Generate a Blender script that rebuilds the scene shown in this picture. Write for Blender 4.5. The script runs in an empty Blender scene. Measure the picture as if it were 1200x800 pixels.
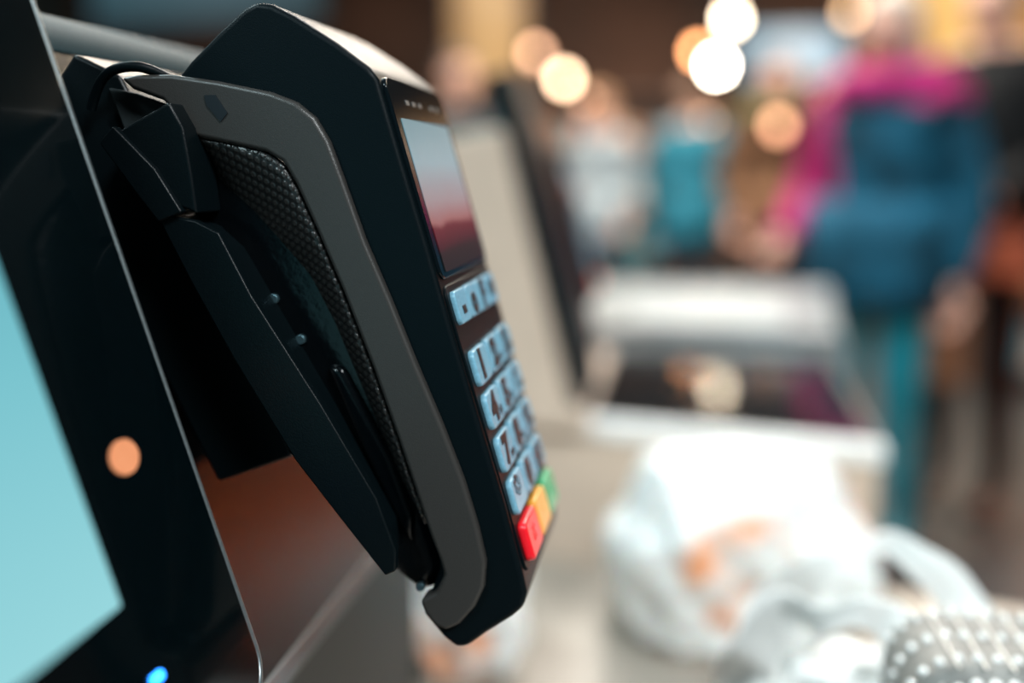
import bpy, bmesh, math, random
from mathutils import Vector, Matrix, noise
random.seed(7)
sc=bpy.context.scene
COL=sc.collection
CZ=1.15   # eye height above floor

# ------------------------------------------------------------ materials
def new_mat(name):
    m=bpy.data.materials.new(name); m.use_nodes=True
    nt=m.node_tree; b=nt.nodes['Principled BSDF']
    return m,nt,b
def mat(name,col,rough=.5,metal=0,emit=None,es=0,nscale=40,namt=.12,bump=0,spec=.5,coat=0):
    m,nt,b=new_mat(name)
    tc=nt.nodes.new('ShaderNodeTexCoord')
    n=nt.nodes.new('ShaderNodeTexNoise'); n.inputs['Scale'].default_value=nscale; n.inputs['Detail'].default_value=4
    nt.links.new(tc.outputs['Object'],n.inputs['Vector'])
    r=nt.nodes.new('ShaderNodeValToRGB')
    r.color_ramp.elements[0].position=.3; r.color_ramp.elements[1].position=.7
    r.color_ramp.elements[0].color=[c*(1-namt) for c in col]+[1]
    r.color_ramp.elements[1].color=[min(1,c*(1+namt)) for c in col]+[1]
    nt.links.new(n.outputs['Fac'],r.inputs['Fac']); nt.links.new(r.outputs['Color'],b.inputs['Base Color'])
    b.inputs['Roughness'].default_value=rough; b.inputs['Metallic'].default_value=metal
    b.inputs['Specular IOR Level'].default_value=spec
    b.inputs['Coat Weight'].default_value=coat
    if emit:
        b.inputs['Emission Color'].default_value=list(emit)+[1]; b.inputs['Emission Strength'].default_value=es
    if bump:
        bp=nt.nodes.new('ShaderNodeBump'); bp.inputs['Strength'].default_value=bump; bp.inputs['Distance'].default_value=.001
        nt.links.new(n.outputs['Fac'],bp.inputs['Height']); nt.links.new(bp.outputs['Normal'],b.inputs['Normal'])
    return m
M={}
M['shell']=mat('black_shell',(.0015,.0045,.006),.42,nscale=2500,bump=.12,namt=.2,spec=.10)
M['panel']=mat('grey_soft_panel',(.034,.032,.030),.36,nscale=3000,bump=.12,namt=.06,spec=.42)
M['bracket']=mat('black_bracket',(.0014,.0040,.0052),.36,nscale=1800,bump=.1,spec=.24)
M['gloss']=mat('gloss_black',(.001,.0035,.0045),.10,nscale=300,spec=.3)
M['inner']=mat('inner_black',(.0012,.0022,.003),.16,nscale=400,bump=.1,spec=.35)
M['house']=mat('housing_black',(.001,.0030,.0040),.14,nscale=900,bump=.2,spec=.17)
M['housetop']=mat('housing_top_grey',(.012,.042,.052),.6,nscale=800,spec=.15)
M['rim']=mat('rim_metal',(.22,.26,.27),.35,.7,nscale=900)
M['trim']=mat('trim_dark_metal',(.12,.13,.135),.4,.3,nscale=900)
M['glass']=mat('display_glass',(.003,.006,.008),.10,spec=.2)
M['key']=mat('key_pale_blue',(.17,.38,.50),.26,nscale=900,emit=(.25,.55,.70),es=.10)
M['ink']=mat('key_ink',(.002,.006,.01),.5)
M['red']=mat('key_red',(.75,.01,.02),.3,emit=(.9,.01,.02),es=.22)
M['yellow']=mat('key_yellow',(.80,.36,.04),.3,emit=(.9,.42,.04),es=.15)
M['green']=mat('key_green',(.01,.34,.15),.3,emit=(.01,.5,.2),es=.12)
M['screw']=mat('screw_metal',(.12,.22,.26),.3,.8)
M['beige']=mat('beige_laminate',(.62,.48,.38),.45,nscale=30,namt=.06)
M['counter']=mat('counter_grey_beige',(.37,.32,.27),.35,nscale=25,namt=.08)
M['white_edge']=mat('white_edge',(.88,.87,.85),.4)
M['platter']=mat('scale_platter_steel',(.36,.38,.38),.4,nscale=10,namt=.3)
M['steel']=mat('weigh_plate',(.24,.26,.26),.35,nscale=14,namt=.35)
M['grey']=mat('grey_side',(.07,.08,.085),.4)
M['dark']=mat('dark_plastic',(.004,.009,.011),.4,spec=.3)
M['mat']=mat('counter_shade',(.020,.028,.030),.6,nscale=200,spec=.2)  # shade tone for the worktop sheet; the mount hook shares it
M['scanglass']=mat('scanner_glass',(.008,.012,.014),.08)
M['led']=mat('blue_led',(.02,.1,.9),.3,emit=(.02,.25,1),es=9)
M['amber']=mat('amber_reflection',(.5,.2,.1),.3,emit=(.78,.29,.13),es=.62,nscale=900,namt=.3)  # glow colour of the reflected lamp on the bezel

def grip_mat():
    m,nt,b=new_mat('dimpled_grip')
    b.inputs['Roughness'].default_value=.36
    tc=nt.nodes.new('ShaderNodeTexCoord'); sp=nt.nodes.new('ShaderNodeSeparateXYZ'); nt.links.new(tc.outputs['Object'],sp.inputs[0])
    cb=nt.nodes.new('ShaderNodeCombineXYZ'); nt.links.new(sp.outputs['X'],cb.inputs[0]); nt.links.new(sp.outputs['Z'],cb.inputs[1])
    mp=nt.nodes.new('ShaderNodeMapping'); mp.inputs['Rotation'].default_value=(0,0,math.radians(27)); mp.inputs['Scale'].default_value=(400,400,400)
    nt.links.new(cb.outputs[0],mp.inputs[0])
    s2=nt.nodes.new('ShaderNodeSeparateXYZ'); nt.links.new(mp.outputs[0],s2.inputs[0])
    def mth(op,a,bb=None,c=None):
        n=nt.nodes.new('ShaderNodeMath'); n.operation=op
        for i,v in enumerate((a,bb,c)):
            if v is None: continue
            if isinstance(v,(int,float)): n.inputs[i].default_value=v
            else: nt.links.new(v,n.inputs[i])
        return n.outputs[0]
    row=mth('FLOOR',s2.outputs['Y']); odd=mth('FLOORED_MODULO',row,2.0)
    x=mth('ADD',s2.outputs['X'],mth('MULTIPLY',odd,.5))
    fx=mth('SUBTRACT',mth('FRACT',x),.5); fy=mth('SUBTRACT',mth('FRACT',s2.outputs['Y']),.5)
    d=mth('SQRT',mth('ADD',mth('MULTIPLY',fx,fx),mth('MULTIPLY',fy,fy)))
    mr=nt.nodes.new('ShaderNodeMapRange'); mr.interpolation_type='SMOOTHSTEP'; mr.inputs[1].default_value=.2; mr.inputs[2].default_value=.5; mr.inputs[3].default_value=1; mr.inputs[4].default_value=0
    nt.links.new(d,mr.inputs[0]); h=mr.outputs[0]
    bp=nt.nodes.new('ShaderNodeBump'); bp.inputs['Strength'].default_value=.5; bp.inputs['Distance'].default_value=.0005
    nt.links.new(h,bp.inputs['Height']); nt.links.new(bp.outputs['Normal'],b.inputs['Normal'])
    r=nt.nodes.new('ShaderNodeValToRGB'); r.color_ramp.elements[0].color=(.008,.008,.008,1); r.color_ramp.elements[1].color=(.021,.020,.019,1)
    nt.links.new(h,r.inputs[0]); nt.links.new(r.outputs[0],b.inputs['Base Color'])
    return m
M['grip']=grip_mat()

def ramp_screen(name,axis,stops,strength,rough=.15,nz=0,spec=.2):
    m,nt,b=new_mat(name)
    tc=nt.nodes.new('ShaderNodeTexCoord'); sp=nt.nodes.new('ShaderNodeSeparateXYZ'); nt.links.new(tc.outputs['Generated'],sp.inputs[0])
    r=nt.nodes.new('ShaderNodeValToRGB'); el=r.color_ramp.elements
    el[0].position=stops[0][0]; el[0].color=list(stops[0][1])+[1]
    el[1].position=stops[-1][0]; el[1].color=list(stops[-1][1])+[1]
    for p,c in stops[1:-1]:
        e=el.new(p); e.color=list(c)+[1]
    src=sp.outputs[axis]
    if nz:
        n=nt.nodes.new('ShaderNodeTexNoise'); n.inputs['Scale'].default_value=3; nt.links.new(tc.outputs['Generated'],n.inputs['Vector'])
        a=nt.nodes.new('ShaderNodeMath'); a.operation='MULTIPLY_ADD'; a.inputs[1].default_value=nz; nt.links.new(n.outputs['Fac'],a.inputs[0]); nt.links.new(src,a.inputs[2])
        s2=nt.nodes.new('ShaderNodeMath'); s2.operation='SUBTRACT'; s2.inputs[1].default_value=nz/2; nt.links.new(a.outputs[0],s2.inputs[0]); src=s2.outputs[0]
    nt.links.new(src,r.inputs[0])
    b.inputs['Base Color'].default_value=(.01,.01,.01,1); b.inputs['Roughness'].default_value=rough; b.inputs['Specular IOR Level'].default_value=spec
    nt.links.new(r.outputs[0],b.inputs['Emission Color']); b.inputs['Emission Strength'].default_value=strength
    return m

# ------------------------------------------------------------ geometry helpers
def empty(name,loc=(0,0,0)):
    e=bpy.data.objects.new(name,None); COL.objects.link(e); e.location=loc; e.empty_display_size=.05; return e
def obj(name,me,mats,parent=None,smooth=False):
    if not isinstance(mats,(list,tuple)): mats=[mats]
    for m in mats: me.materials.append(m)
    o=bpy.data.objects.new(name,me); COL.objects.link(o)
    if parent:
        o.parent=parent; 
    if smooth:
        for p in me.polygons: p.use_smooth=True
    return o
def bevel(o,w,seg=3,ang=30):
    b=o.modifiers.new('bev','BEVEL'); b.width=w; b.segments=seg; b.limit_method='ANGLE'; b.angle_limit=math.radians(ang)
    for p in o.data.polygons: p.use_smooth=True
    w2=o.modifiers.new('wn','WEIGHTED_NORMAL'); w2.keep_sharp=False
def prism(name,pts,d0,d1,fn,mats,parent=None,bev=0,seg=3,ang=30):
    """extrude polygon pts from d0 to d1; fn(a,b,d)->xyz"""
    me=bpy.data.meshes.new(name); bm=bmesh.new()
    v0=[bm.verts.new(fn(a,b,d0)) for a,b in pts]; v1=[bm.verts.new(fn(a,b,d1)) for a,b in pts]
    n=len(pts)
    bm.faces.new(v0); bm.faces.new(v1[::-1])
    for i in range(n):
        bm.faces.new((v0[i],v1[i],v1[(i+1)%n],v0[(i+1)%n]))
    bmesh.ops.recalc_face_normals(bm,faces=bm.faces)
    bm.to_mesh(me); bm.free()
    o=obj(name,me,mats,parent)
    if bev: bevel(o,bev,seg,ang)
    return o
def side(a,b,d):   # side elevation in mm relative to eye height; d = depth m
    return (a/1000,d,CZ+b/1000)
def plan(a,b,d):
    return (a,b,d)
def box(name,x0,x1,y0,y1,z0,z1,m,parent=None,bev=0):
    return prism(name,[(x0,y0),(x1,y0),(x1,y1),(x0,y1)],z0,z1,plan,m,parent,bev)
class Frame:
    """tilted working plane. u -> +Y, v -> down the slope, n -> outward"""
    def __init__(s,x,y,z,V):
        s.o=Vector((x,y,z)); s.V=Vector((V[0],0,V[1])).normalized(); s.N=Vector((-s.V.z,0,s.V.x))
    def __call__(s,u,v,n): return tuple(s.o+Vector((0,u,0))+s.V*v+s.N*n)
def rrect(u0,u1,v0,v1,r,n=5):
    pts=[]
    for cx,cy,a0 in ((u1-r,v1-r,0),(u0+r,v1-r,90),(u0+r,v0+r,180),(u1-r,v0+r,270)):
        for i in range(n+1):
            a=math.radians(a0+90*i/n); pts.append((cx+r*math.cos(a),cy+r*math.sin(a)))
    return pts
def oval(u,v,ru,rv,n=32): return [(u+ru*math.cos(2*math.pi*i/n),v+rv*math.sin(2*math.pi*i/n)) for i in range(n)]
def tube(name,pts,r,m,parent=None,cyc=False,bez=False):
    cu=bpy.data.curves.new(name,'CURVE'); cu.dimensions='3D'; cu.bevel_depth=r; cu.bevel_resolution=4
    if bez:
        s=cu.splines.new('NURBS'); s.points.add(len(pts)-1)
        for p,q in zip(s.points,pts): p.co=(*q,1)
        s.use_endpoint_u=True; s.order_u=4
    else:
        s=cu.splines.new('POLY'); s.points.add(len(pts)-1)
        for p,q in zip(s.points,pts): p.co=(*q,1)
    s.use_cyclic_u=cyc
    cu.use_fill_caps=True
    cu.materials.append(m)
    o=bpy.data.objects.new(name,cu); COL.objects.link(o); o.parent=parent; return o
def text(name,body,fr,u,v,n,size,m,parent,bold=.045,sx=1.0):
    cu=bpy.data.curves.new(name,'FONT'); cu.body=body; cu.size=size; cu.align_x='CENTER'; cu.align_y='CENTER'; cu.extrude=.0002; cu.offset=size*bold
    cu.materials.append(m)
    o=bpy.data.objects.new(name,cu); COL.objects.link(o); o.parent=parent
    X=Vector((0,1,0))*sx; Y=-fr.V; Z=fr.N; p=Vector(fr(u,v,n))
    o.matrix_local=Matrix(((X.x,Y.x,Z.x,p.x),(X.y,Y.y,Z.y,p.y),(X.z,Y.z,Z.z,p.z),(0,0,0,1)))
    return o
def ell(bm,c,r,seg=16,rings=10,mi=0):
    g=bmesh.ops.create_uvsphere(bm,u_segments=seg,v_segments=rings,radius=1)
    vs=g['verts']
    for v in vs: v.co=Vector((v.co.x*r[0]+c[0],v.co.y*r[1]+c[1],v.co.z*r[2]+c[2]))
    fs={f for v in vs for f in v.link_faces}
    for f in fs: f.material_index=mi; f.smooth=True
    return vs

# ============================================================ PAYMENT TERMINAL
T=empty('card_payment_terminal')
outer=[(-155.9,29.5),(-151.7,34.1),(-141.9,42.6),(-133.1,49.5),(-128.9,51.4),(-124,50.7),(-116.8,47.1),(-103.5,38.8),(-93.7,31.6),(-90.9,28),(-84.1,4.4),(-76.4,-21.6),(-68.6,-49.4),(-60.6,-76.5),(-52.4,-104.2),(-46.3,-127.3),(-44.9,-133.9),(-46,-139),(-49.7,-142.6),(-58.2,-148.8),(-64.5,-154.1),(-68.3,-155),(-72.5,-151.7),(-79.9,-143.3)]
inner=[(-76,-134),(-73.5,-127),(-76.4,-114.2),(-80.4,-101.4),(-85.8,-84.6),(-93.8,-61.1),(-103,-36.7),(-110.8,-18),(-117.3,-3.4),(-121.2,3.2),(-126.7,6.3),(-136.5,8.4),(-150,12),(-158,24)]
prism('terminal_shell',outer+inner,.300,.380,side,M['shell'],T,.0022,4,25)
panel=[(-174.2,29.3),(-168.3,30.2),(-156.8,30.1),(-141.2,27.8),(-124.6,24.4),(-116.4,21.3),(-110.5,16.6),(-106.3,9.6),(-102,-2.1),(-95.6,-20.5),(-87.7,-39.1),(-79.7,-59.3),(-71.7,-78.4),(-64.9,-96.3),(-60.3,-111.8),(-57.8,-123.2),(-58.4,-131.9),(-61.5,-138.9),(-66.7,-145.3),(-71.1,-147.7),(-75.4,-146),(-78.2,-142.3),(-79.9,-137.9),(-74.6,-134.6),(-71.7,-128.5),(-72.8,-124.1),(-76.4,-114.2),(-80.4,-101.4),(-85.8,-84.6),(-93.8,-61.1),(-103,-36.7),(-110.8,-18),(-117.3,-3.4),(-121.2,3.2),(-126.7,6.3),(-136.5,8.4),(-150.1,11.1),(-154.7,16.4),(-160.1,22.3),(-170.1,25.8)]
prism('side_panel',panel,.2972,.3060,side,M['panel'],T,.0016,4,30)
prism('panel_slot',[(-145.8,23.6),(-142.1,23.6),(-138.4,18.1),(-140.8,15.5),(-145.1,20.5)],.2968,.2985,side,M['ink'],T)
gr=[(-151.1,11.2),(-137.4,8.5),(-127.6,6.4),(-122.1,3.2),(-118.1,-3.4),(-111.5,-18.1),(-103.7,-36.9),(-94.4,-61.5),(-86.4,-85.1),(-81,-102.1),(-77.5,-112)]
gl=[(-151,10),(-150.5,1.9),(-146.8,-6.2),(-137.2,-15.6),(-127.5,-25),(-117.8,-34.4),(-109.7,-49.4),(-101.7,-68.8),(-94.9,-84.1),(-86.7,-102.4),(-78.5,-113)]
def resamp(ch,n):
    L=[0]
    for a,b in zip(ch,ch[1:]): L.append(L[-1]+math.dist(a,b))
    out=[]
    for i in range(n):
        t=L[-1]*i/(n-1); j=0
        while j<len(L)-2 and L[j+1]<t: j+=1
        f=(t-L[j])/(L[j+1]-L[j]); out.append((ch[j][0]+f*(ch[j+1][0]-ch[j][0]),ch[j][1]+f*(ch[j+1][1]-ch[j][1])))
    return out
A=resamp(gr,40);B=resamp(gl,40)
me=bpy.data.meshes.new('grip'); bm=bmesh.new(); rows=[]
for i in range(40):
    rw=[]
    for j in range(9):
        t=j/8; a=A[i][0]*(1-t)+B[i][0]*t; b=A[i][1]*(1-t)+B[i][1]*t
        rw.append(bm.verts.new(side(a,b,.2995+.010*t**1.5)))
    rows.append(rw)
for i in range(39):
    for j in range(8): bm.faces.new((rows[i][j],rows[i+1][j],rows[i+1][j+1],rows[i][j+1]))
bmesh.ops.recalc_face_normals(bm,faces=bm.faces); bm.to_mesh(me); bm.free()
g=obj('grip_pad',me,M['grip'],T,True); sd=g.modifiers.new('s','SOLIDIFY'); sd.thickness=.002; sd.offset=0
prism('inner_hull',[(-158,8),(-150,6),(-122,-2),(-104,-40),(-90,-78),(-78,-118),(-73,-132),(-80,-141),(-90,-134),(-118,-96),(-142,-58),(-158,-14)],.306,.372,side,M['inner'],T,.006,5,20)
prism('hull_rib',[(-112,-62),(-106,-62),(-90,-92),(-83,-112),(-84,-122),(-90,-112),(-102,-86)],.3035,.309,side,M['inner'],T,.0024,4,20)
for i,(a,b,r) in enumerate([(-129.4,-40.6,1.7),(-120.6,-53.8,1.7),(-81.5,-136.5,1.5)]):
    prism('screw_%d'%(i+1),[(a+r*math.cos(k*math.pi/8),b+r*math.sin(k*math.pi/8)) for k in range(16)],.3045,.308,side,M['screw'],T,.0004)
F=Frame(-.0906,.300,CZ+.028,(.2762,-.9611))
prism('display_bezel',rrect(.003,.077,-.001,.064,.004),-.002,.0009,F,M['glass'],T,.0006)
M['tscreen']=ramp_screen('terminal_screen','Z',[(0,(.003,.006,.008)),(.12,(.006,.006,.008)),(.17,(.045,.005,.012)),(.29,(.11,.010,.020)),(.33,(.30,.12,.12)),(.46,(.30,.24,.26)),(.72,(.23,.34,.39)),(1,(.13,.25,.30))],1.0,rough=.3,nz=.08,spec=.12)
prism('display',rrect(.0085,.072,.012,.062,.001),0,.0012,F,M['tscreen'],T)
for i,u in enumerate((.020,.028,.036,.052,.060)):
    prism('bezel_mark_%d'%i,rrect(u,u+.004,.0055,.0070,.0003),0,.00115,F,M['grey'],T)
prism('keypad_plate',rrect(.003,.077,.066,.163,.004),-.002,.0006,F,M['shell'],T,.0006)
fr=[('-',.0145),('o',.031),('F',.0475),('=',.064)]
for i,(t,u) in enumerate(fr):
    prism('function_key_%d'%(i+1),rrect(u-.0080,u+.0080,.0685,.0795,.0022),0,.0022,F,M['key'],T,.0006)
    text('function_label_%d'%(i+1),t,F,u,.0743,.00225,.0125,M['ink'],T,.06)
cols=(.0170,.0395,.062); rws=(.0945,.1093,.1241,.1389)
lab=['1','2','3','4','5','6','7','8','9','*','0','#']
sub=['','abc','def','ghi','jkl','mno','pqrs','tuv','wxyz','','','']
for r,v in enumerate(rws):
    for c,u in enumerate(cols):
        l=lab[r*3+c]; nm={'*':'star','#':'hash'}.get(l,l)
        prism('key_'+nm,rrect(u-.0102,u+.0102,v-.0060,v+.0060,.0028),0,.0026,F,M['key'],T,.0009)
        text('label_'+nm,l,F,u-.0025,v,.00265,.0125,M['ink'],T,.065,1.25)
        if sub[r*3+c]: text('letters_'+nm,sub[r*3+c],F,u+.0055,v+.0022,.00265,.0034,M['ink'],T,.02)
for c,(u,mm) in enumerate(zip(cols,('red','yellow','green'))):
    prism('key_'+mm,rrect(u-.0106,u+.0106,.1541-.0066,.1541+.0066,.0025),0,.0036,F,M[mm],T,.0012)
    text('label_'+mm,('X','<','O')[c],F,u,.1541,.00365,.006,M[mm],T)

# ============================================================ KIOSK (ours)
K=empty('self_checkout_kiosk')
MF=Frame(-.1834,.270,CZ+.0485,(.2926,-.956))
prism('monitor_body',rrect(-.42,0,-.06,.2135,.012),-.022,0,MF,M['gloss'],K,.0012)
rp=[MF(u,v,-.0008) for u,v in rrect(-.4205,.0005,-.0605,.2140,.0125,8)]
tube('monitor_rim',rp,.0010,M['rim'],K,cyc=True)
M['mscreen']=ramp_screen('monitor_screen','Z',[(0,(.31,.68,.73)),(.35,(.19,.55,.62)),(.7,(.09,.38,.46)),(1,(.04,.26,.34))],.95,.2)
prism('monitor_display',rrect(-.36,-.054,-.02,.163,.0008),-.001,.0006,MF,M['mscreen'],K)
prism('power_led',rrect(-.0525,-.0475,.1838,.1858,.0008),-.001,.0007,MF,M['led'],K)
prism('amber_reflection',oval(-.0315,.1297,.0066,.0048),-.001,.0004,MF,M['amber'],K)  # warm lamp reflection on the bezel, modelled as a glowing oval
prism('housing_front',[(-209,41.5),(-141.7,-179),(-141.7,-182),(-190,-190),(-250,-190),(-250,40)],.02,.56,side,M['house'],K,.0015)
prism('housing_trim',[(-141.0,-180),(-138.6,-185),(-138.6,-188.5),(-143,-190),(-150,-186)],.02,.56,side,M['trim'],K,.0008)
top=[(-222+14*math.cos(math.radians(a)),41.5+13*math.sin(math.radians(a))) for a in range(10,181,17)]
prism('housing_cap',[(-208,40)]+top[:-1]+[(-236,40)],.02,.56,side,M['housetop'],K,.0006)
prism('cabinet_column',[(-152,-186),(-152,-372),(-420,-372),(-420,-60),(-250,0),(-250,-186)],.02,.56,side,M['dark'],K,.003)
prism('mount_arm',[(-194,38),(-178.5,30.8),(-170.5,14.4),(-154.6,-21.8),(-138.2,-55.7),(-124.6,-93.5),(-152,-104),(-173,-60),(-190,-13.5),(-205,25)],.305,.365,side,M['bracket'],K,.0015)
prism('mount_clamp',[(-176.8,7.9),(-169.8,13.1),(-153.6,21.2),(-149.3,13.5),(-147.3,-.8),(-146.2,-12.6),(-156.9,-8.7),(-164.6,-3.4),(-173.4,3.2)],.289,.306,side,M['bracket'],K,.001)
prism('mount_lip',[(-176,9),(-171,14),(-158,1),(-150,-12),(-158,-15),(-165,-6)],.2865,.2905,side,M['bracket'],K,.0006)
prism('mount_flange',[(-160,-12.1),(-146.7,-14.7),(-139.3,-18.3),(-129.5,-37.6),(-108.3,-71),(-90.9,-100.8),(-85,-117.5),(-85.2,-124.6),(-88.6,-126.3),(-103.7,-107.2),(-117.4,-89.5),(-136.1,-58.2),(-149.2,-33.9)],.2885,.2925,side,M['bracket'],K,.0007)
prism('mount_cradle',[(-158,-13),(-147,-17),(-139,-24),(-109,-76),(-89,-112),(-89,-124),(-118,-89),(-137,-58),(-151,-34)],.2925,.360,side,M['bracket'],K,.001)
prism('mount_hook',[(-182,27),(-172,25),(-160,21),(-154,12),(-166,6),(-176,10)],.303,.350,side,M['mat'],K,.001)
tube('terminal_cable',[side(-186,20,.300),side(-181,30,.297),side(-173,33,.296),side(-165,33,.298),side(-160,29,.303)],.0016,M['shell'],K,bez=True)

T2=empty('card_payment_terminal.001',(-.045,.84,-.005))
for o in [c for c in T.children]:
    d=o.copy(); COL.objects.link(d); d.parent=T2

# ============================================================ NEXT KIOSK
K2=empty('self_checkout_kiosk.001')
prism('monitor_body',[(-196,94),(-168,102),(-133,-15),(-90,-168),(-86,-236),(-103,-237),(-157,-41)],1.0,1.13,side,M['dark'],K2,.003)
prism('housing_front',[(-222,36),(-174,44),(-104,-236),(-84,-245),(-84,-262),(-300,-262),(-300,20)],.985,1.34,side,M['beige'],K2,.004)
prism('counter_base',[(-.30,1.0),(-.085,1.0),(.192,.940),(.205,1.40),(-.30,1.40)],0,CZ-.266,plan,M['beige'],K2,.003)
prism('counter_edge',[(-.10,.998),(-.085,.996),(.196,.935),(.197,.953),(-.10,1.016)],CZ-.268,CZ-.250,plan,M['white_edge'],K2,.002)
prism('counter_top',[(-.10,1.016),(.197,.953),(.212,1.41),(-.10,1.41)],CZ-.266,CZ-.251,plan,M['grey'],K2,.002)
prism('scanner_glass',[(-.083,1.018),(.190,.961),(.205,1.39),(-.083,1.39)],CZ-.252,CZ-.2495,plan,M['scanglass'],K2,.001)
prism('weigh_station',[(-.14,1.43),(.235,1.42),(.325,2.2),(-.22,2.2)],0,CZ-.240,plan,M['steel'],K2,.006)
prism('scale_platter',[(-.06,1.52),(.17,1.52),(.21,1.95),(-.09,1.95)],CZ-.240,CZ-.225,plan,M['platter'],K2,.004)
prism('bag_rail',[(-.13,1.44),(.23,1.43),(.23,1.45),(-.13,1.46)],CZ-.24,CZ-.225,plan,M['grey'],K2,.004)

C=empty('bagging_counter')
prism('worktop',[(-.60,-.05),(.62,-.05),(.62,.80),(.20,.90),(-.60,.965)],CZ-.402,CZ-.374,plan,M['counter'],C,.003)
prism('cabinet',[(-.58,0),(.58,0),(.58,.77),(.18,.87),(-.58,.94)],0,CZ-.402,plan,M['beige'],C,.003)
prism('counter_shade',rrect(-.46,-.195,.40,.93,.01),CZ-.3745,CZ-.3712,plan,M['mat'],C,.001)  # thin dark sheet in place of the shade on the worktop's left

# ============================================================ PLASTIC BAGS
def bag_mat(name,seed,thr,center,rad):
    m,nt,b=new_mat(name)
    tc=nt.nodes.new('ShaderNodeTexCoord')
    n=nt.nodes.new('ShaderNodeTexNoise'); n.noise_dimensions='4D'; n.inputs['W'].default_value=seed; n.inputs['Scale'].default_value=20; n.inputs['Detail'].default_value=3
    nt.links.new(tc.outputs['Object'],n.inputs['Vector'])
    d=nt.nodes.new('ShaderNodeVectorMath'); d.operation='DISTANCE'; d.inputs[1].default_value=center; nt.links.new(tc.outputs['Object'],d.inputs[0])
    mr=nt.nodes.new('ShaderNodeMapRange'); mr.inputs[1].default_value=rad*.5; mr.inputs[2].default_value=rad; mr.inputs[3].default_value=.0; mr.inputs[4].default_value=.5
    nt.links.new(d.outputs['Value'],mr.inputs[0])
    s=nt.nodes.new('ShaderNodeMath'); s.operation='SUBTRACT'; nt.links.new(n.outputs['Fac'],s.inputs[0]); nt.links.new(mr.outputs[0],s.inputs[1])
    r=nt.nodes.new('ShaderNodeValToRGB'); r.color_ramp.elements[0].position=thr; r.color_ramp.elements[1].position=thr+.16
    r.color_ramp.elements[0].color=(.82,.83,.81,1); r.color_ramp.elements[1].color=(.85,.38,.20,1)
    nt.links.new(s.outputs[0],r.inputs[0]); nt.links.new(r.outputs[0],b.inputs['Base Color'])
    b.inputs['Roughness'].default_value=.35; b.inputs['Subsurface Weight'].default_value=.15; b.inputs['Subsurface Scale'].default_value=.02
    return m
def plastic_bag(name,loc,dim,seed,thr=.5,pc=(0,0,0),pr=.1,handles=True,m=None,rot=0,lift=.42):
    E=empty(name,loc); E.rotation_euler=(0,0,rot)
    w,d,h=dim; me=bpy.data.meshes.new(name); bm=bmesh.new()
    bmesh.ops.create_cube(bm,size=1); bmesh.ops.subdivide_edges(bm,edges=bm.edges,cuts=26,use_grid_fill=True)
    for v in bm.verts:
        x,y,z=v.co; 
        rr=Vector((x,y,z)); rnd=rr.normalized()*.5*1.15
        q=rr.lerp(rnd,.45)
        t=q.z+.5
        pin=1-.45*max(0,t-.55)**1.2*2
        q.x*=pin; q.y*=pin
        P=Vector((q.x*w,q.y*d,(q.z+.5)*h))
        s=Vector((seed,0,0))
        nz=noise.noise(P*14+s)*.018+abs(noise.noise(P*34+s*2))*-.018+noise.noise(P*70+s)*.005
        nr=Vector((q.x,q.y,q.z*.6)).normalized()
        P+=nr*nz
        P.z=max(P.z,0)
        v.co=P
    bm.to_mesh(me); bm.free()
    mm=m or bag_mat(name+'_film',seed,thr,pc,pr)
    obj('bag_body',me,mm,E,True)
    if handles:
        for k,sg in enumerate((-1,1)):
            n=28; me=bpy.data.meshes.new('handle'); bm=bmesh.new(); prev=None
            for i in range(n+1):
                a=math.pi*i/n
                x=-math.cos(a)*w*(.34+.1*k)+.02*k; z=h*.80+math.sin(a)*h*(lift+.12*k)+noise.noise(Vector((i*.25,seed,k+5)))*.008; y=sg*d*.14+sg*math.sin(a)*.012+noise.noise(Vector((i*.3,seed,k)))*.012
                wd=.005+.009*abs(math.cos(a))
                nx,nz=-math.cos(a),math.sin(a)
                a1=bm.verts.new((x-wd*nx,y-.003,z-wd*nz)); a3=bm.verts.new((x,y+.004,z)); a2=bm.verts.new((x+wd*nx,y-.002,z+wd*nz))
                if prev: bm.faces.new((prev[0],a1,a3,prev[1])); bm.faces.new((prev[1],a3,a2,prev[2]))
                prev=(a1,a3,a2)
            bm.to_mesh(me); bm.free()
            hh=obj('handle_%d'%(k+1),me,mm,E,True); s=hh.modifiers.new('s','SOLIDIFY'); s.thickness=.0012
    return E
plastic_bag('plastic_shopping_bag',(.052,.80,CZ-.374),(.21,.13,.150),3.1,.42,(0,-.07,.07),.085,handles=False,rot=.1)
plastic_bag('plastic_shopping_bag.001',(-.178,.72,CZ-.371),(.135,.10,.10),8.3,.42,(0.02,-.05,.02),.06,handles=False)
m,nt,b=new_mat('translucent_film')
b.inputs['Base Color'].default_value=(.93,.93,.91,1); b.inputs['Roughness'].default_value=.3; b.inputs['Transmission Weight'].default_value=.12; b.inputs['IOR'].default_value=1.3
plastic_bag('plastic_shopping_bag.002',(.085,.500,CZ-.374),(.135,.08,.128),5.5,handles=True,m=m,rot=-.1,lift=.48)

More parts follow.
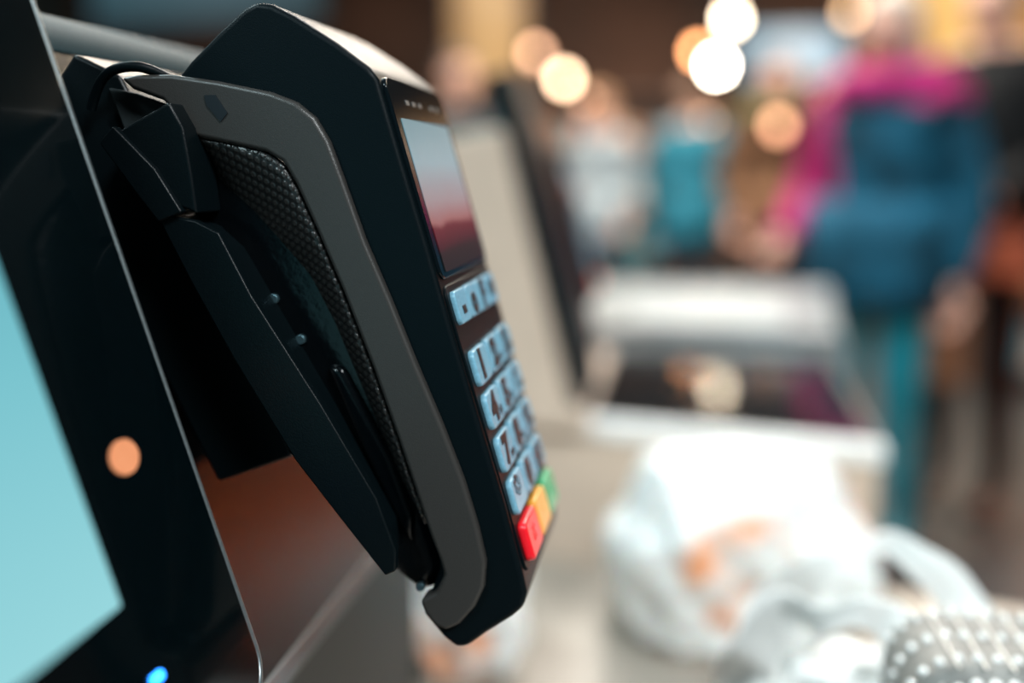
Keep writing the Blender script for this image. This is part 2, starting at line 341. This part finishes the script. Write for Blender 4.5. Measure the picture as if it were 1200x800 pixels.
# beaded silver handbag (bead-and-wire mesh over a pale lining)
HX,HY,HH=.186,.405,.188
H=empty('beaded_handbag',(HX,HY,CZ-.374)); hw=.186
M['bead']=mat('silver_bead',(.85,.84,.82),.18,.2); M['wire']=mat('handbag_wire',(.7,.68,.64),.3,.3); M['hb']=mat('handbag_lining',(.20,.19,.175),.55,.0,nscale=60,namt=.3)
op=rrect(-hw/2,hw/2,0,HH,.024,8)
prism('bag_body',[(x,z) for x,z in op],-.03,.03,lambda a,b,d:(a,d,b),M['hb'],H,.008,4,40)
me=bpy.data.meshes.new('beads'); bm=bmesh.new()
def bead(x,y,z,r=.0032,sd=2):
    g=bmesh.ops.create_icosphere(bm,subdivisions=sd,radius=r)
    bmesh.ops.translate(bm,vec=(x,y,z),verts=g['verts'])
    for v in g['verts']:
        for f in v.link_faces: f.smooth=True
rim=resamp(op+[op[0]],int(2*(hw+HH)/.0075))
for (x,z) in rim[:-1]:
    if z<.004: continue
    for y in (-.020,0,.020): bead(x,y,z,.0021)
    s=1-.0055/(hw/2); bead(x*s,-.0305,HH/2+(z-HH/2)*s,.0027)
for i in range(1,17):
    for j in range(1,17):
        bead(-hw/2+hw*i/17,-.0315,HH*j/17,.0014,1)
bm.to_mesh(me); bm.free(); obj('beads',me,M['bead'],H)
for i in range(1,17):
    x=-hw/2+hw*i/17; tube('wire_v_%d'%i,[(x,-.031,.006),(x,-.031,HH-.006)],.0005,M['wire'],H)
    z=HH*i/17; tube('wire_h_%d'%i,[(-hw/2+.006,-.031,z),(hw/2-.006,-.031,z)],.0005,M['wire'],H)
    tube('wire_t_%d'%i,[(x*.92,-.029,HH+.0003),(x*.92,.029,HH+.0003)],.0005,M['wire'],H)

# ============================================================ PEOPLE
def cloth(name,c,bump=.3,na=.3): return mat(name,c,.8,nscale=9,namt=na,spec=.25)
SK=mat('skin',(.62,.34,.25),.5,nscale=20,namt=.06)
EYE=mat('eye',(.03,.02,.02),.2); LIP=mat('lip',(.5,.16,.14),.4)
def skin_mesh(verts,edges,radii,root=0,sub=1):
    me=bpy.data.meshes.new('sk'); me.from_pydata([tuple(v) for v in verts],edges,[])
    o=bpy.data.objects.new('sk',me); COL.objects.link(o)
    o.modifiers.new('skin','SKIN')
    if not me.skin_vertices: 
        bpy.context.view_layer.objects.active=o; bpy.ops.mesh.customdata_skin_add()
    for i,r in enumerate(radii):
        me.skin_vertices[0].data[i].radius=(r if isinstance(r,tuple) else (r,r)); me.skin_vertices[0].data[i].use_root=(i==root)
    s=o.modifiers.new('sub','SUBSURF'); s.levels=sub; s.render_levels=sub
    bpy.context.view_layer.update()
    dg=bpy.context.evaluated_depsgraph_get(); me2=bpy.data.meshes.new_from_object(o.evaluated_get(dg))
    bpy.data.objects.remove(o)
    return me2
def person(name,loc,ang,H=1.68,coat=(.05,.05,.05),pants=(.03,.03,.04),shoes=(.02,.02,.02),hair=(.1,.06,.04),long=False,puff=1.2,
           scarf=None,arm_r=None,arm_l=None,step=.0,arm_col=None,front_pink=False):
    E=empty(name,(loc[0],loc[1],0)); E.rotation_euler=(0,0,ang); k=H/1.70; E.scale=(k,k,k)
    ar=arm_r or [(.225,.03,1.14),(.23,-.10,.93)]; al=arm_l or [(-.225,.03,1.14),(-.23,-.10,.93)]
    V=[(0,0,.96),(0,.01,1.10),(0,.01,1.27),(0,.01,1.41),(0,-.005,1.49),(0,-.015,1.56)]
    Rr=[(.155*puff*.92,.12*puff*.9),(.14*puff,.105*puff),(.155*puff,.115*puff),(.085*puff,.07*puff),.052,.05]
    Ed=[(0,1),(1,2),(2,3),(3,4),(4,5)]
    tips=[]
    for sg,arm in ((1,ar),(-1,al)):
        b=len(V); V.append((sg*.165,.01,1.385)); Rr.append(.068*puff); Ed.append((3,b))
        V.append(arm[0]); Rr.append(.047*puff); Ed.append((b,b+1))
        mid=tuple((Vector(arm[0])+Vector(arm[1]))/2); V.append(mid); Rr.append(.042*puff); Ed.append((b+1,b+2))
        V.append(arm[1]); Rr.append(.029); Ed.append((b+2,b+3))
        d=(Vector(arm[1])-Vector(arm[0])).normalized(); pm=Vector(arm[1])+d*.055; V.append(tuple(pm)); Rr.append((.034,.018)); Ed.append((b+3,b+4))
        tips.append((pm,d,sg))
    for sg in (1,-1):
        b=len(V); st=step*sg
        V+= [(sg*.09,0,.90),(sg*.105,-.02-st*.5,.50),(sg*.11,.02-st,.09),(sg*.115,-.05-st,.05),(sg*.12,-.15-st,.035)]
        Rr+=[.092,.064,.042,.045,.035]; Ed+=[(0,b),(b,b+1),(b+1,b+2),(b+2,b+3),(b+3,b+4)]
    me=skin_mesh(V,Ed,Rr,0,2)
    cm=cloth(name+'_coat',coat,na=.75); pm_=cloth(name+'_trousers',pants); sm=mat(name+'_shoes',shoes,.5); am=cloth(name+'_sleeve',arm_col) if arm_col else cm
    wr=[Vector(ar[1]),Vector(al[1])]
    for p in me.polygons:
        c=p.center; p.use_smooth=True
        if min((c-(w+t[1]*.05)).length for w,t in zip(wr,tips))<.075: p.material_index=3
        elif c.z<.085: p.material_index=2
        elif c.z<.80 and abs(c.x)<.2: p.material_index=1
        elif c.z>1.47: p.material_index=3
        elif front_pink and (c.z>1.39 or (c.x<-.10 and c.y<.02)): p.material_index=4
        elif not front_pink and (abs(c.x)>.17*puff or (scarf and c.z>1.33)): p.material_index=4
        else: p.material_index=0
    obj('body',me,[cm,pm_,sm,SK,am],E,True)
    me=bpy.data.meshes.new('hem'); bm=bmesh.new(); prev=None
    for zi,(z,rx,ry) in enumerate([(1.12,.15,.115),(1.0,.158,.12),(.88,.165,.125),(.80,.168,.128)]):
        ring=[bm.verts.new((rx*puff*(1+.03*math.sin(5*a))*math.cos(a),ry*puff*(1+.03*math.cos(7*a))*math.sin(a),z)) for a in [2*math.pi*i/32 for i in range(32)]]
        if prev:
            for i in range(32): bm.faces.new((prev[i],prev[(i+1)%32],ring[(i+1)%32],ring[i]))
        prev=ring
    bm.to_mesh(me); bm.free(); hm=obj('coat_hem',me,cm,E,True); s=hm.modifiers.new('s','SOLIDIFY'); s.thickness=.012
    for hi,(pm,d,sg) in enumerate(tips):
        curl=Vector((0,-1,0)); curl=(curl-d*curl.dot(d)).normalized()
        sidev=d.cross(curl).normalized()
        bm_all=[]
        for f,(off,ln) in enumerate(((-.025,.065),(-.009,.075),(.008,.070),(.024,.055))):
            b0=pm-d*.02+sidev*off; b1=pm+d*.028+sidev*off*1.1; b2=b1+(d*.8+curl*.5).normalized()*ln*.5; b3=b2+(d*.35+curl*.9).normalized()*ln*.5
            mm=skin_mesh([b0,b1,b2,b3],[(0,1),(1,2),(2,3)],[.0095,.0095,.0085,.0065],0,1); bm_all.append(mm)
        b0=pm-d*.03-sidev*sg*.018; b1=b0-sidev*sg*.03+d*.02+curl*.01; b2=b1+d*.03+curl*.012
        bm_all.append(skin_mesh([b0,b1,b2],[(0,1),(1,2)],[.012,.011,.008],0,1))
        bm=bmesh.new()
        for mm in bm_all: bm.from_mesh(mm); bpy.data.meshes.remove(mm)
        me=bpy.data.meshes.new('fingers'); bm.to_mesh(me); bm.free(); obj('fingers_%d'%(hi+1),me,SK,E,True)
    me=bpy.data.meshes.new('head'); bm=bmesh.new(); hc=Vector((0,-.02,1.60))
    vs=ell(bm,(0,0,0),(.076,.096,.116),28,20,0)
    for v in vs:
        x,y,z=v.co
        if z<0: 
            t=-z/.116; v.co.x*=1-.28*t; 
            if y>0: v.co.y*=1-.35*t
        if y<-.05 and abs(x)<.016 and -.05<z<.02: v.co.y-=.018*(1-abs(x)/.016)*(1-abs(z+.022)/.04 if abs(z+.022)<.04 else 0)
        if y<-.05 and abs(z-.012)<.02 and .018<abs(x)<.05: v.co.y+=.006
    ell(bm,(0,-.108,-.024),(.012,.018,.014),10,8,0)
    for sg in (1,-1):
        ell(bm,(sg*.030,-.083,.008),(.012,.009,.008),10,8,1); ell(bm,(sg*.077,.0,-.008),(.010,.02,.030),10,8,0)
    ell(bm,(0,-.090,-.058),(.024,.010,.007),12,8,2)
    bm.to_mesh(me); bm.free(); h=obj('head',me,[SK,EYE,LIP],E,True); h.location=hc
    me=bpy.data.meshes.new('hair'); bm=bmesh.new(); vs=ell(bm,(0,.012,.018),(.088,.100,.116),28,20,0)
    kill=[v for v in vs if v.co.y<-.045 and v.co.z<.055 or v.co.z<-.055]
    bmesh.ops.delete(bm,geom=kill,context='VERTS')
    if long:
        ell(bm,(0,.055,-.07),(.085,.05,.14),20,14,0)
    bm.to_mesh(me); bm.free(); hr=obj('hair',me,mat(name+'_hair',hair,.6,nscale=60,namt=.35),E,True); hr.location=hc
    s=hr.modifiers.new('s','SOLIDIFY'); s.thickness=.008
    if scarf:
        me=bpy.data.meshes.new('scarf'); bm=bmesh.new()
        R0,r0=.105,.052; ring=[]
        for i in range(32):
            a=2*math.pi*i/32; rw=[]
            for j in range(12):
                b=2*math.pi*j/12; rr=r0*(1+.25*noise.noise(Vector((i*.4,j*.5,2))))
                rw.append(bm.verts.new(((R0+rr*math.cos(b))*math.cos(a)*1.15,(R0+rr*math.cos(b))*math.sin(a),1.455+rr*.95*math.sin(b)+.015*math.sin(a))))
            ring.append(rw)
        for i in range(32):
            for j in range(12): bm.faces.new((ring[i][j],ring[(i+1)%32][j],ring[(i+1)%32][(j+1)%12],ring[i][(j+1)%12]))
        bmesh.ops.recalc_face_normals(bm,faces=bm.faces); bm.to_mesh(me); bm.free(); obj('scarf',me,cloth(name+'_scarf',scarf),E,True)
    return E
person('shopper_in_teal_jacket',(.585,3.05),math.radians(-40),1.64,coat=(.005,.065,.11),pants=(.012,.23,.29),hair=(.62,.55,.46),long=True,puff=1.42,scarf=(.40,.015,.14),arm_col=(.36,.012,.11),front_pink=True,
       arm_r=[(.25,.05,1.12),(.24,.0,.86)],arm_l=[(-.25,.0,1.12),(-.22,-.20,.98)])
person('shopper_in_black_coat',(1.0,3.55),math.radians(-50),1.78,coat=(.003,.0035,.004),pants=(.003,.003,.004),hair=(.42,.28,.15),puff=1.45,
       arm_r=[(.25,.0,1.14),(.18,-.24,1.02)],arm_l=[(-.25,-.02,1.14),(-.20,-.24,1.0)])
person('shopper_in_blue_jacket',(.06,5.6),math.radians(170),1.62,coat=(.015,.14,.20),pants=(.03,.05,.07),hair=(.15,.08,.05),step=.08)
person('shopper_in_brown_coat',(.45,5.1),math.radians(20),1.68,coat=(.12,.06,.03),pants=(.04,.03,.03),hair=(.08,.05,.03),step=-.08,scarf=(.12,.12,.05))
person('shopper_in_grey_jacket',(-.48,6.1),math.radians(-20),1.60,coat=(.30,.36,.40),pants=(.02,.03,.05),hair=(.35,.2,.1),step=.1)
person('shopper_in_dark_jacket',(-1.02,4.6),math.radians(30),1.66,coat=(.006,.03,.04),pants=(.02,.03,.04),hair=(.03,.02,.015))
person('shopper_in_red_sweater',(.86,6.3),math.radians(-30),1.68,coat=(.4,.09,.07),pants=(.02,.03,.06),hair=(.3,.15,.07),long=True)

def paper_bag(name,loc,dim,col,rot=0):
    E=empty(name,loc); E.rotation_euler=(0,0,rot); w,d,h=dim
    me=bpy.data.meshes.new(name); bm=bmesh.new()
    lv=[]
    for z,s in ((0,1),(h*.5,1.0),(h,1.03)):
        lv.append([bm.verts.new((x*w/2*s,y*d/2*(s if z<h else .8),z)) for x,y in ((-1,-1),(0,-1),(1,-1),(1,0),(1,1),(0,1),(-1,1),(-1,0))])
    for v in (lv[1][3],lv[1][7]): v.co.x*=.9
    for v in (lv[2][3],lv[2][7]): v.co.x*=.82
    bm.faces.new(lv[0][::-1])
    for a,b in zip(lv,lv[1:]):
        for i in range(8): bm.faces.new((a[i],a[(i+1)%8],b[(i+1)%8],b[i]))
    bm.to_mesh(me); bm.free(); mm=mat(name+'_paper',col,.8,nscale=14,namt=.35,bump=.3)
    o=obj('bag_body',me,mm,E); s=o.modifiers.new('s','SOLIDIFY'); s.thickness=.002
    for k,y in enumerate((-d*.38,d*.38)):
        tube('handle_%d'%(k+1),[(-w*.22,y,h*.98),(-w*.2,y*.8,h*1.2),(0,y*.4,h*1.33),(w*.2,y*.8,h*1.2),(w*.22,y,h*.98)],.004,mm,E,bez=True)
    return E
paper_bag('paper_shopping_bag',(.80,3.28,.50),(.18,.12,.38),(.36,.15,.07),.2)
paper_bag('red_gift_bag',(.97,3.18,.84),(.15,.09,.13),(.46,.09,.035),-.2)

# ============================================================ STORE
room_floor=mat('floor_tile',(.055,.060,.062),.35,nscale=3,namt=.15)
wallm=mat('wall_brown',(.085,.042,.028),.8,nscale=1.2,namt=.6)
wallt=mat('wall_teal_grey',(.03,.05,.056),.8,nscale=1.5,namt=.4)
ceilm=mat('ceiling_dark',(.04,.048,.052),.8)
box('floor',-6,6,-4,9.5,-.1,0,room_floor)
box('wall_back',-6,6,9.5,9.6,0,3.4,wallm)
box('wall_left',-6.1,-6,-4,9.5,0,3.4,wallt)
box('wall_right',6,6.1,-4,9.5,0,3.4,wallm)
box('wall_front',-6,6,-4.1,-4,0,3.4,wallt)
box('ceiling',-6,6,-4,9.5,3.4,3.5,ceilm)

def shelf(name,x0,x1,y,pal,h=1.75,seed=1):
    E=empty(name); rnd=random.Random(seed); d=.4
    fm=mat(name+'_frame',(.09,.06,.05),.5)
    me=bpy.data.meshes.new('frame'); bm=bmesh.new()
    def bx(a0,a1,b0,b1,c0,c1,mi=0):
        g=bmesh.ops.create_cube(bm,size=1)
        for v in g['verts']: v.co=Vector(((a0+a1)/2+v.co.x*(a1-a0),(b0+b1)/2+v.co.y*(b1-b0),(c0+c1)/2+v.co.z*(c1-c0)))
        for f in {f for v in g['verts'] for f in v.link_faces}: f.material_index=mi
    n=5
    for i in range(n): 
        z=.1+i*(h-.1)/(n-1); bx(x0,x1,y,y+d,z-.02,z)
    for x in (x0,x1): bx(x-.02,x+.02,y,y+d,0,h)
    bx(x0,x1,y+d-.02,y+d,0,h)
    bm.to_mesh(me); bm.free(); obj('shelf_frame',me,fm,E)
    me=bpy.data.meshes.new('goods'); bm=bmesh.new()
    for i in range(n-1):
        z=.1+i*(h-.1)/(n-1); x=x0+.04
        while x<x1-.16:
            w=rnd.uniform(.07,.16); hh=rnd.uniform(.14,.32); mi=rnd.randrange(len(pal))
            bx(x,x+w,y+.02+rnd.uniform(0,.05),y+.3,z,z+hh,mi); x+=w+.012
    bm.to_mesh(me); bm.free(); obj('packaged_goods',me,[mat(name+'_g%d'%i,c,.5,nscale=12,namt=.4) for i,c in enumerate(pal)],E)
pal1=[(.28,.14,.08),(.6,.48,.38),(.05,.20,.25),(.03,.03,.03),(.5,.10,.05),(.10,.26,.32)]
pal2=[(.05,.22,.29),(.6,.50,.42),(.28,.12,.06),(.03,.03,.04),(.6,.28,.12)]
shelf('product_shelf',-1.7,.1,7.4,pal1,1.7,2)
shelf('product_shelf.001',.35,1.8,7.7,pal1,1.6,3)
shelf('product_shelf.002',-4.2,-2.2,6.2,pal2,1.9,4)
shelf('product_shelf.003',1.6,2.9,5.6,pal2,1.5,5)

def board(name,x0,x1,y,z0,z1,stops,es):
    E=empty(name); m=ramp_screen(name+'_face','X',stops,es,nz=.5)
    box('frame',x0-.03,x1+.03,y,y+.06,z0-.03,z1+.03,M['dark'],E,.005)
    box('lit_face',x0,x1,y-.004,y+.001,z0,z1,m,E)
    for i,x in enumerate((x0+.1,x1-.1)): tube('hanger_%d'%i,[(x,y+.03,z1),(x,y+.03,3.4)],.006,M['dark'],E)
board('menu_board',1.22,2.75,7.5,1.66,2.50,[(0,(.60,.26,.07)),(.45,(1,.60,.19)),(.7,(.62,.28,.08)),(1,(.5,.22,.08))],1.1)
board('illuminated_sign',.42,1.12,7.5,1.80,2.14,[(0,(.18,.34,.44)),(.5,(.70,.82,.88)),(1,(.30,.45,.55))],1.1)
board('illuminated_sign.001',-1.62,-1.10,7.2,1.78,2.5,[(0,(.45,.24,.10)),(.6,(.78,.47,.19)),(1,(.5,.25,.10))],1.0)
board('illuminated_sign.002',-4.4,-2.6,7.2,2.25,2.7,[(0,(.05,.12,.15)),(.6,(.10,.17,.2)),(1,(.05,.1,.12))],.6)

def lamp(name,x,y,z,r,col,es):
    E=empty(name,(x,y,z))
    bm_=mat('bulb_%.2f_%.2f'%(x,z),col,.3,emit=col,es=es)
    me=bpy.data.meshes.new('bulb'); bm=bmesh.new(); ell(bm,(0,0,0),(r,r,r*1.15),20,14); bm.to_mesh(me); bm.free(); obj('bulb',me,bm_,E,True)
    me=bpy.data.meshes.new('cap'); bm=bmesh.new(); bmesh.ops.create_cone(bm,segments=20,radius1=r*.62,radius2=r*.35,depth=r*1.2,cap_ends=True,matrix=Matrix.Translation((0,0,r*1.5))); bm.to_mesh(me); bm.free(); obj('socket',me,M['dark'],E)
    tube('cord',[(0,0,r*1.5),(0,0,3.4-z)],.003,M['dark'],E)
#      x      y    z     r    colour        strength
Lp=[(.308,6.9,2.138,.038,(1,.82,.60),30),(.225,6.9,1.843,.042,(1,.88,.72),65),(.108,6.9,1.692,.040,(1,.88,.74),65),(.105,6.9,1.935,.036,(1,.40,.16),20),
    (.434,4.7,1.357,.032,(1,.46,.26),5.5),(-.786,6.9,1.775,.038,(1,.68,.44),22),(-.979,6.9,1.947,.038,(1,.55,.34),8),
    (-.60,6.6,1.62,.03,(1,.55,.32),4),(.16,6.6,1.47,.028,(1,.6,.35),3.5),(1.30,6.8,1.60,.035,(1,.6,.3),9),(1.05,6.9,2.16,.034,(1,.62,.34),7)]
for i,(x,y,z,r,c,es) in enumerate(Lp): lamp('pendant_lamp' if i==0 else 'pendant_lamp.%03d'%i,x,y,z,r,c,es)

D=empty('warm_reflection_stand',(1.56,3.40,0))  # unseen glowing stand, added to give the housing panel its warm reflection
om=mat('orange_glow',(.75,.28,.12),.6,nscale=8,namt=.4,emit=(1,.30,.10),es=2.2)
box('back_board',-.2,.2,.15,.18,0,1.05,om,D,.004)
for i in range(4): box('tray_%d'%i,-.2,.2,-.15,.16,.08+i*.25,.14+i*.25,om,D,.004)
for i,x in enumerate((-.2,.19)): box('side_%d'%i,x,x+.012,-.15,.16,0,.95,om,D,.003)

# ============================================================ LIGHTS
def area(name,loc,size,power,col=(1,1,1),rot=(0,0,0)):
    l=bpy.data.lights.new(name,'AREA'); l.shape='RECTANGLE'; l.size=size[0]; l.size_y=size[1]; l.energy=power; l.color=col
    o=bpy.data.objects.new(name,l); COL.objects.link(o); o.location=loc; o.rotation_euler=rot; return o
for i,(x,y,p,c) in enumerate([(-1.5,-1.6,85,(.72,.95,1)),(1.8,-1.2,118,(.92,.98,1)),(-2,1.6,40,(.70,.94,1)),(0.0,2.4,60,(.95,.96,.95)),(-1.8,4.2,60,(1,.84,.68)),(.1,4.3,90,(1,.90,.78)),(-1.2,6.6,75,(1,.82,.64)),(1.8,6.4,90,(1,.82,.62))]):
    area('ceiling_light_%d'%i,(x,y,3.33),(1.2,.6),p*1.4,c)
    box('ceiling_light_fixture' if i==0 else 'ceiling_light_fixture.%03d'%i,x-.63,x+.63,y-.33,y+.33,3.35,3.4,M['white_edge'],None,.01)

w=bpy.data.worlds.new('w'); sc.world=w; w.use_nodes=True; w.node_tree.nodes['Background'].inputs[0].default_value=(.3,.5,.6,1); w.node_tree.nodes['Background'].inputs[1].default_value=.1

# ============================================================ CAMERA
cd=bpy.data.cameras.new('camera'); cam=bpy.data.objects.new('camera',cd); COL.objects.link(cam); sc.camera=cam
cd.lens=35; cd.sensor_width=36; cd.clip_start=.01
f=1166.7; th=math.atan(198/f); ps=math.atan(196/f*math.cos(th))
cam.location=(0,0,CZ); cam.rotation_euler=(math.pi/2-th,0,ps)
cd.dof.use_dof=True; cd.dof.focus_distance=.311; cd.dof.aperture_fstop=2.2
sc.view_settings.view_transform='Standard'
sc.view_settings.exposure=.05
